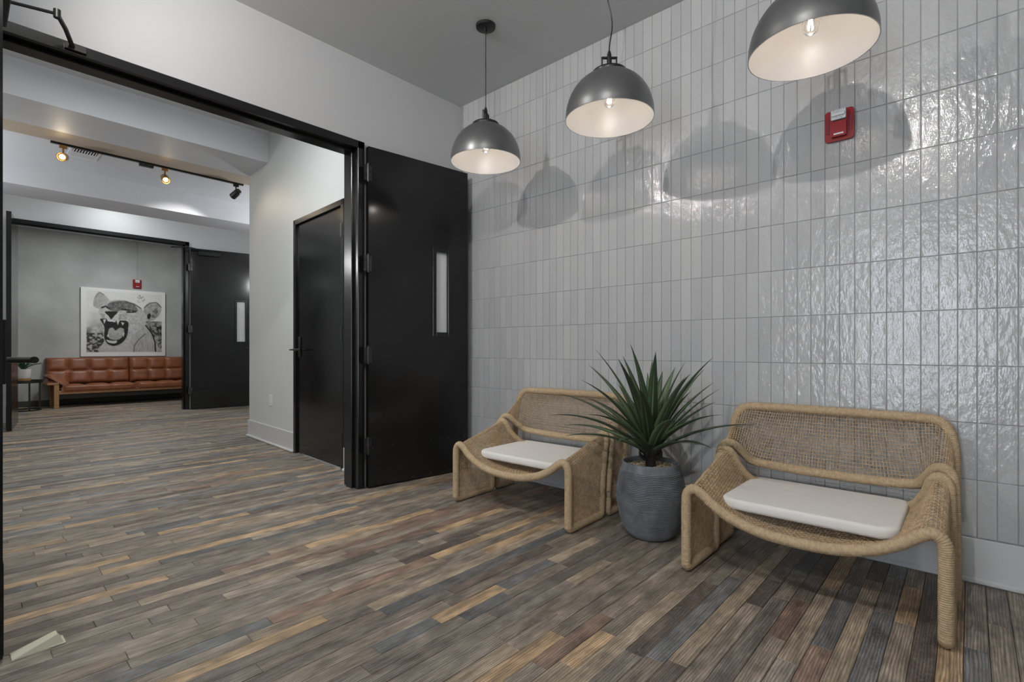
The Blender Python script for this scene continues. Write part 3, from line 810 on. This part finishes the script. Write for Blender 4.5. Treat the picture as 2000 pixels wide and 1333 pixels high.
def agave_leaf(az,el,length,width,droop,tone,z0,roll=0.0,up=0.0):
    n=16; pts=[]; p=np.array([.018*math.cos(az),.018*math.sin(az),z0]); e=el
    rows=[];att=[]
    side=np.array([-math.sin(az),math.cos(az),0])
    for i in range(n+1):
        t=i/n
        e=el-droop*t**1.6+up*t*t
        d=np.array([math.cos(e)*math.cos(az),math.cos(e)*math.sin(az),math.sin(e)])
        nn=np.cross(d,side)*-1; nn=np.cross(side,d)*-1
        nn=np.array([-math.sin(e)*math.cos(az),-math.sin(e)*math.sin(az),math.cos(e)])
        wdt=width*(.62+.5*t if t<.28 else .76*(1-((t-.28)/.72)**1.7)+.004)
        fold=wdt*.30*(1-.4*t)
        for s in (-1,-.5,0,.5,1):
            rows.append(p+side*wdt*s*.5+nn*fold*(abs(s)**1.4))
            att.append((min(1,abs(s)*.6+.5*t*t),t,tone))
        # underside keel for thickness
        for s in (.45,-.45):
            rows.append(p+side*wdt*s*.5+nn*(fold*.28-.0035*(1-t)-.0008)); att.append((.9,t,tone*.6))
        p=p+d*length/n
    m=7; fs=[]
    for i in range(n):
        for k in range(m):
            l=(k+1)%m
            fs.append((i*m+k,i*m+l,(i+1)*m+l,(i+1)*m+k))
    fs.append(tuple(range(m))[::-1]); fs.append(tuple(n*m+k for k in range(m)))
    mb=MB().add(rows,fs); me=mb.mesh('leaf'); me.polygons.foreach_set('use_smooth',[True]*len(me.polygons))
    A=me.attributes.new('lf','FLOAT_VECTOR','POINT'); A.data.foreach_set('vector',np.array(att,float).ravel())
    link('leaf',me,MT['agave'],pl)
# direction of the photograph's right: local az so that az=0 points to image right
azr=math.atan2(AY[0],AX[0])
NLF=38
for i in range(NLF):
    f=i/(NLF-1)
    az=i*2.39996+.4
    el=math.radians(86-64*f**.75)+rng.uniform(-.06,.06)
    ln=.60-.085*f+rng.uniform(-.07,.03)
    c=math.cos(az)
    if c>.2: el=max(el,math.radians(44+26*c)); ln*=.86      # kept clear of the wall
    agave_leaf(az,el,ln,.072+rng.uniform(-.008,.008),.28+.75*f*rng.uniform(.5,1.0)*(0.4 if c>.2 else 1),rng.rand(),.475+.02*(1-f)-.03*f,up=.12*rng.rand()*f)

# ------------------------------------------------------------------ track lights + vent in the hall
tz=3.03
trk=empty('light_track',(.64,6.735,tz)); tag(trk,'thin black ceiling track carrying the spot lamps','light track')
MB().box(0,1.79,-.017,.017,-.012,.02,c=.002).build('rail',MT['blackmatte'],trk)
MB().box(.72,.85,-.02,.02,-.045,-.010,c=.003).build('feed_box',MT['steel'],trk)
def spot(x,aim,m,label,lit):
    z=tz-.0128
    r=empty('track_spot',(x,6.735,z)); tag(r,label,'spot lamp','spot lamps on the hall track')
    MB().box(-.03,.03,-.015,.015,-.03,0,c=.003).build('adapter',MT['blackmatte'] if not lit else MT['bronze'],r)
    MB().tube([(0,0,-.028),(0,0,-.075)],.008,10).build('stem',MT['blackmatte'] if not lit else MT['bronze'],r,smooth=40)
    d=Vector(aim).normalized(); q=d.to_track_quat('Z','Y').to_matrix().to_4x4()
    M=Matrix.Translation((0,0,-.115))@q
    h=MB().lathe([(.001,-.065),(.030,-.062),(.038,-.045),(.040,.0),(.041,.065),(.037,.066),(.034,.045),(.001,.042)],28,M).build('spot_housing',m,r,smooth=40)
    MB().lathe([(.001,.046),(.021,.048),(.023,.046)],24,M).build('spot_face',MT['spotglow'] if lit else MT['lampglow'],h)
    lo=light('spot_light','SPOT',(Vector((0,0,-.115))+d*.075)[:],14 if lit else 40,(1,.80,.55) if lit else (1,.97,.92),.03,parent=r,spot=math.radians(80 if lit else 62))
    lo.rotation_euler=d.to_track_quat('-Z','Y').to_euler()
spot(.735,(-.25,-.85,-.30),MT['bronze'],'lit brass spot lamp beside the ceiling vent',True)
spot(1.60,(-.05,-.85,-.55),MT['bronze'],'lit brass spot lamp beside the feed box of the track',True)
spot(2.345,(-.28,.75,-.42),MT['blackmatte'],'black spot lamp at the end of the track',False)
vt=empty('ceiling_vent',(.925,6.96,3.05)); tag(vt,'small white ceiling vent beside the light track','vent')
MB().box(-.125,.125,-.18,.18,-.010,0,c=.003).build('vent_frame',MT['vent'],vt)
MB().box(-.10,.10,-.14,-.03,-.0115,-.009).build('vent_opening',MT['sub'],vt)
for k in range(9):
    MB().box(-.097+k*.0225,-.087+k*.0225,-.14,-.03,-.014,-.0112,c=.0008).build('louver',MT['vent'],vt)
for k in range(4):
    MB().box(-.10,.10,.0+k*.035,.012+k*.035,-.014,-.009,c=.001).build('louver',MT['vent'],vt)
# added fill lamps for hall and lounge, hidden above door heads and beams
def hall_fill_lamp(x,y,z,p,label,s=.45,col=(.96,1,1)):
    r=empty('added_ceiling_lamp',(x,y,z)); tag(r,label,'ceiling lamp','added flush fill lamps of hall and lounge')
    MB().lathe([(.001,-.05),(s*.42,-.05),(s*.48,-.04),(s*.5,0)],32).build('lamp_body',MT['plastic'],r,smooth=40)
    lo=light('lamp_fill_light','AREA',(0,0,-.056),p,col,s*.9,parent=r); lo.data.shape='DISK'
hall_fill_lamp(.9,3.85,3.2,L_HALL,'added flush fill lamp, out of view just behind the double doorway')
hall_fill_lamp(1.6,8.85,3.25,L_HALL*.22,'added flush fill lamp, out of view before the far doorway')
def fill_globe(x,y,z,p,label):  # unseen globes added to brighten the track bay ceiling and beams
    r=empty('fill_globe',(x,y,z)); tag(r,label,'globe lamp','added opal fill globes of the hall')
    MB().tube([(0,0,.10),(0,0,3.05-z)],.008,10).build('rod',MT['gundark'],r,smooth=40)
    MB().lathe([(.001,.10),(.04,.09),(.075,.06),(.088,.0),(.075,-.05),(.04,-.08),(.001,-.088)][::-1],28).build('opal_globe',MT['lampglow'],r,smooth=60)
    light('globe_fill_light','POINT',(0,0,-.20),p,(.96,.99,1),.08,parent=r)
fill_globe(-.5,7.1,2.5,26,'added opal fill globe, out of view at the left side of the hall')
fill_globe(3.5,7.0,2.5,34,'added opal fill globe, out of view round the hall corner')
hall_fill_lamp(1.9,10.3,3.1,L_LOUNGE,'added flush fill lamp, out of view in the lounge',.5)

# ------------------------------------------------------------------ lounge: sofa, print, side table with plant
sf=empty('leather_sofa',(1.03,11.08,0)); tag(sf,'long cognac leather sofa with tufted cushions on an oak frame','sofa')
SL=2.34; SD=.63
for x in (.10,SL-.03):
    for y in (.02,SD-.06):
        MB().box(x-.032,x+.032,y,y+.055,0,.40 if y<.1 else .42,c=.005).build('leg',MT['oak'],sf)
for x in (.10,SL-.03):
    MB().box(x-.115 if x<1 else x-.03,x+.03 if x<1 else x+.115,.02,SD-.0,.385,.42,c=.004).build('arm_rail',MT['oak'],sf)
MB().box(.13,SL-.03,.02,.06,.225,.285,c=.005).build('front_rail',MT['oak'],sf)
MB().box(.13,SL-.03,SD-.06,SD-.02,.225,.285,c=.005).build('back_rail',MT['oak'],sf)
MB().box(.13,SL-.03,.06,SD-.06,.20,.235).build('sling',MT['blackmatte'],sf)
def tufted(x0,x1,a0,a1,cols,rows,depth,bul):
    """pillowed pad in local (x, a) with bulge along +n; returns verts as (x,a,n)"""
    nx=cols*10; na=rows*10; vs=[];fs=[]
    for j in range(na+1):
        for i in range(nx+1):
            u=i/nx*cols; v=j/na*rows
            fu=abs((u%1)*2-1) if u<cols else 1; fv=abs((v%1)*2-1) if v<rows else 1
            h=(1-fu**5)*(1-fv**5)
            edge=min(1,min(i,nx-i,j,na-j)*.8)
            vs.append((x0+(x1-x0)*i/nx,a0+(a1-a0)*j/na,depth+bul*h-.02*(1-edge)))
    W=nx+1
    for j in range(na):
        for i in range(nx): fs.append((j*W+i,j*W+i+1,(j+1)*W+i+1,(j+1)*W+i))
    o=len(vs)
    rim=[i for i in range(W)]+[j*W+nx for j in range(1,na+1)]+[na*W+i for i in range(nx-1,-1,-1)]+[j*W for j in range(na-1,0,-1)]
    for r in rim: vs.append((vs[r][0],vs[r][1],0))
    R=len(rim)
    for k in range(R): fs.append((rim[k],o+k,o+(k+1)%R,rim[(k+1)%R]))
    fs.append(tuple(o+k for k in range(R)))
    return vs,fs
for i in range(2):   # back cushions
    x0=.02+i*1.155; vs,fs=tufted(x0,x0+1.14,0,.46,4,2,.09,.035)
    M=Matrix.Translation((0,SD-.04,.36))@Matrix.Rotation(-math.radians(10),4,'X')
    vv=[tuple(M@Vector((x,-n_,a))) for x,a,n_ in vs]
    MB().add(vv,fs).build('back_cushion',MT['leather'],sf,smooth=50)
for i in range(2):   # seat cushions
    x0=.16+i*1.035; vs,fs=tufted(x0,x0+1.02,0,.46,3,2,.085,.03)
    vv=[(x,.01+a,.265+n_) for x,a,n_ in vs]
    so=MB().add(vv,fs).build('seat_cushion',MT['leather'],sf,smooth=50)
    vs,fs=tufted(x0+.01,x0+1.01,.0,.10,3,1,.012,.012)
    MB().add([(x,.012-n_,.268+a) for x,a,n_ in vs],fs).build('cushion_front',MT['leather'],so,smooth=50)
# bolster lying over the arm
M=Matrix.Translation((.135,.24,.445))@Matrix.Rotation(math.radians(38),4,'Y')
vs,fs=tufted(-.17,.17,-.20,.26,1,1,.055,.04)
MB().add([tuple(M@Vector((x,a,n_-.03))) for x,a,n_ in vs],fs).build('arm_bolster',MT['leather'],sf,smooth=50)
for k,(z) in enumerate((0,)):
    vs,fs=tufted(-.02,.14,-.18,.27,1,1,.03,.03)
    MB().add([(x+.0,.24+a,.425+n_) for x,a,n_ in vs],fs).build('arm_pad',MT['leather'],sf,smooth=50)

# roaring lioness print: drawn here as grey values on a fine grid
def lioness(Wd,Hd):
    xs=100+805*(np.arange(Wd)+.5)/Wd; ys=135+645*(np.arange(Hd)+.5)/Hd
    X,Y=np.meshgrid(xs,ys)
    r=np.random.RandomState(5)
    def noise(sx,sy):
        g=r.rand(int(645/sy)+3,int(805/sx)+3); gx=(X-100)/sx; gy=(Y-135)/sy
        x0=gx.astype(int);y0=gy.astype(int);fx=gx-x0;fy=gy-y0
        fx=fx*fx*(3-2*fx);fy=fy*fy*(3-2*fy)
        return (g[y0,x0]*(1-fx)+g[y0,x0+1]*fx)*(1-fy)+(g[y0+1,x0]*(1-fx)+g[y0+1,x0+1]*fx)*fy
    n1=noise(60,50);n2=noise(22,18);n3=noise(9,8);n4=noise(6,20)
    def poly(P):
        inside=np.zeros_like(X,bool); P=list(P)
        for i in range(len(P)):
            x1,y1=P[i];x2,y2=P[(i+1)%len(P)]
            if y1==y2: continue
            c=((y1>Y)!=(y2>Y))&(X<(x2-x1)*(Y-y1)/(y2-y1)+x1); inside^=c
        return inside
    def sm(P,per=6): return [tuple(p) for p in catmull(np.array([(a,b,0) for a,b in P]),per,closed=True)[:,:2]]
    def ell(cx,cy,rx,ry): return ((X-cx)/rx)**2+((Y-cy)/ry)**2<1
    def seg(P,wd):
        m=np.zeros_like(X,bool)
        for (x1,y1),(x2,y2) in zip(P[:-1],P[1:]):
            t=np.clip(((X-x1)*(x2-x1)+(Y-y1)*(y2-y1))/((x2-x1)**2+(y2-y1)**2+1e-9),0,1)
            m|=np.hypot(X-x1-t*(x2-x1),Y-y1-t*(y2-y1))<wd
        return m
    I=np.full(X.shape,226.)
    inner=(X>150)&(X<868)&(Y>160)&(Y<740)
    rk=inner&(X<310)&(Y>270); I=np.where(rk,232-np.clip((Y-420)/230,0,1)*120*n2-60*n1*np.clip((Y-300)/200,0,1),I)
    I=np.where(rk&(Y>560)&(n2*.6+n3*.4>.52),55,I)
    I=np.where(inner&(X>620)&(Y<300)&ell(650,215,45,40)&(n3>.5),150,I)
    rb=inner&(X>690)&(Y>430); I=np.where(rb,205-110*n2-40*n3,I); I=np.where(rb&(n2*.5+n3*.5>.56)&(Y>480),40,I)
    body=poly(sm([(520,430),(690,455),(750,520),(795,620),(805,745),(285,745),(300,650),(360,560)]))&(Y<740)
    I=np.where(body,214-30*n4-25*n1,I)
    sh=poly(sm([(600,560),(700,500),(760,560),(790,660),(795,740),(590,740),(640,640)])); I=np.where(sh&body,196-45*n4,I)
    I=np.where(seg([(585,740),(590,680),(640,610),(700,560)],7)&body,125,I)
    I=np.where(seg([(705,475),(765,550),(798,640),(803,735)],7)&inner,35,I)
    le=poly(sm([(212,310),(222,215),(262,172),(308,195),(358,262),(290,325)])); I=np.where(le,205-40*n3-20*n1,I)
    I=np.where(seg([(225,230),(262,176),(305,196)],5),140,I)
    re=poly(sm([(685,300),(740,250),(815,240),(862,285),(850,350),(800,410),(735,435),(700,410)])); I=np.where(re,190-50*n2,I)
    I=np.where(ell(785,335,42,62)&re,150-70*n3+50*(n2>.5),I)
    I=np.where(poly([(722,365),(748,350),(756,380),(740,415),(718,400)]),25,I)
    I=np.where(seg([(690,300),(742,250),(815,241),(862,288)],4),95,I)
    head=poly(sm([(255,385),(268,318),(335,258),(420,238),(500,236),(585,262),(655,305),(705,372),(705,450),(640,520),(560,570),(520,640),(420,690),(330,670),(300,600),(295,500),(268,435)]))
    I=np.where(head,218-34*n4-22*n2,I)
    fh=poly(sm([(335,318),(360,265),(490,242),(590,275),(625,335),(560,350),(480,335),(400,352)])); I=np.where(fh,120-60*n3+40*n2,I)
    I=np.where(seg([(285,318),(320,305),(350,322)],8)&head,45,I); I=np.where(seg([(470,325),(540,330),(600,345),(520,352)],7)&head,40,I)
    I=np.where(seg([(500,250),(590,268),(655,308)],5),85,I)
    I=np.where(ell(318,318,9,6),190,I); I=np.where(ell(560,338,9,5),180,I)
    mz=poly(sm([(255,375),(320,360),(440,358),(520,375),(528,440),(440,432),(330,422),(272,432)])); I=np.where(mz,222-25*n3,I)
    for k in range(5):
        I=np.where(seg([(270+k*4,375+k*10),(312,382+k*9)],2),110,I); I=np.where(seg([(440,378+k*11),(520,368+k*13)],2.2),105,I)
    I=np.where(poly(sm([(312,356),(372,350),(432,352),(400,392),(372,424),(344,392)])),28,I)
    mo=poly(sm([(272,428),(330,424),(430,432),(522,440),(532,500),(516,590),(470,650),(400,680),(338,660),(308,600),(308,500)])); I=np.where(mo,20+22*n3,I)
    to=poly(sm([(350,520),(385,505),(412,530),(450,505),(492,520),(480,580),(440,618),(362,615),(342,575)])); I=np.where(to,188-30*n2,I)
    I=np.where(poly(sm([(325,622),(375,630),(425,630),(410,655),(350,650)])),205,I)
    for t in ([(296,430),(326,428),(308,474)],[(418,430),(450,434),(432,482)],[(330,424),(418,432),(410,452),(338,446)],[(462,448),(494,456),(478,484)],[(330,585),(346,560),(350,605)],[(478,560),(498,548),(486,600)]):
        I=np.where(poly(t),218,I)
    I=np.where(inner,I+6*(n3-.5),236)
    brd=(X<150)|(X>868)|(Y>740)|(Y<158); I=np.where(brd,236,I)
    I=np.clip(I,8,240); P=np.pad(I,1,mode='edge')
    return (P[1:-1,1:-1]*4+P[:-2,1:-1]+P[2:,1:-1]+P[1:-1,:-2]+P[1:-1,2:])/8
AW,AH=1.275,1.245
ar=empty('canvas_print',(2.15,LY-.004,1.464)); tag(ar,'large black and white canvas print of a roaring lioness','picture')
MB().box(-AW/2,AW/2,-.04,0,-AH/2,AH/2,c=.003).build('canvas',MT['canvas'],ar)
Wd,Hd=230,220
I=lioness(Wd,Hd)
gx=np.linspace(-AW/2+.004,AW/2-.004,Wd); gz=np.linspace(AH/2-.004,-AH/2+.004,Hd)
GX,GZ=np.meshgrid(gx,gz)
V=np.stack([GX.ravel(),np.full(GX.size,-.0412),GZ.ravel()],1)
ix=np.arange(Wd*Hd).reshape(Hd,Wd)
Fq=np.stack([ix[:-1,:-1],ix[1:,:-1],ix[1:,1:],ix[:-1,1:]],-1).reshape(-1,4)
me=np_mesh('printed_image',V,Fq)
g=(I/255.0)**2.2
c4=np.stack([g.ravel()*1.0,g.ravel()*.99,g.ravel()*.985,np.ones(g.size)],1)
A=me.attributes.new('print','FLOAT_COLOR','POINT'); A.data.foreach_set('color',c4.ravel())
pm,nt,b=nodes('printed_lioness'); an=N(nt,'ShaderNodeAttribute',attribute_name='print'); nt.links.new(an.outputs['Color'],b.inputs['Base Color']); b.inputs['Roughness'].default_value=.6
link('printed_image',me,pm,ar)

# side table and its plant
tb=empty('side_table',(.73,11.12,0)); tag(tb,'round dark tray side table beside the leather sofa','side table')
MB().lathe([(.001,.438),(.225,.438),(.235,.445),(.235,.482),(.228,.482),(.226,.455),(.001,.455)],48).build('table_top',MT['blackmatte'],tb,smooth=40)
MB().lathe([(.001,.456),(.222,.456)],48).build('tray_inlay',MT['walnut'],tb)
MB().lathe([(.205,0),(.225,0),(.225,.018),(.205,.018)],48,close=True).build('base_ring',MT['blackmatte'],tb)
for k in range(4):
    a=.3+k*PI/2; x,y=.215*math.cos(a),.215*math.sin(a)
    MB().box(x-.011,x+.011,y-.011,y+.011,0,.44).build('leg',MT['blackmatte'],tb)
sp=empty('small_potted_plant',(.73,11.08,.457)); tag(sp,'small leafy plant in a white pot with tan base on the side table','potted plant')
MB().lathe([(.001,0),(.085,0),(.092,.01),(.094,.055),(.09,.06)],32).build('pot_base',MT['cork'],sp,smooth=40)
MB().lathe([(.09,.05),(.098,.065),(.102,.20),(.095,.202),(.09,.17),(.001,.17)],32).build('pot',MT['wpot'],sp,smooth=40)
for i in range(16):
    a=i*2.4; el=.35+.7*((i*7)%10)/10; L=.26; rows=[]
    n=6; p=np.array([0,0,.17]); side=np.array([-math.sin(a),math.cos(a),0]); e=el+.5
    for k in range(n+1):
        t=k/n; wd=.045*math.sin(PI*min(1,.15+.85*t))**.8*(1-t*.5)+.003
        up=np.array([-math.sin(e)*math.cos(a),-math.sin(e)*math.sin(a),math.cos(e)])
        rows+= [p+side*wd/2+up*.006,p-up*.002,p-side*wd/2+up*.006]
        p=p+np.array([math.cos(e)*math.cos(a),math.cos(e)*math.sin(a),math.sin(e)])*L/n; e-=.16
    fs=[]
    for k in range(n):
        for s in (0,1): fs.append((k*3+s,k*3+s+1,k*3+s+4,k*3+s+3))
    MB().add(rows,fs).build('leaf',MT['leaf2'],sp,smooth=180)
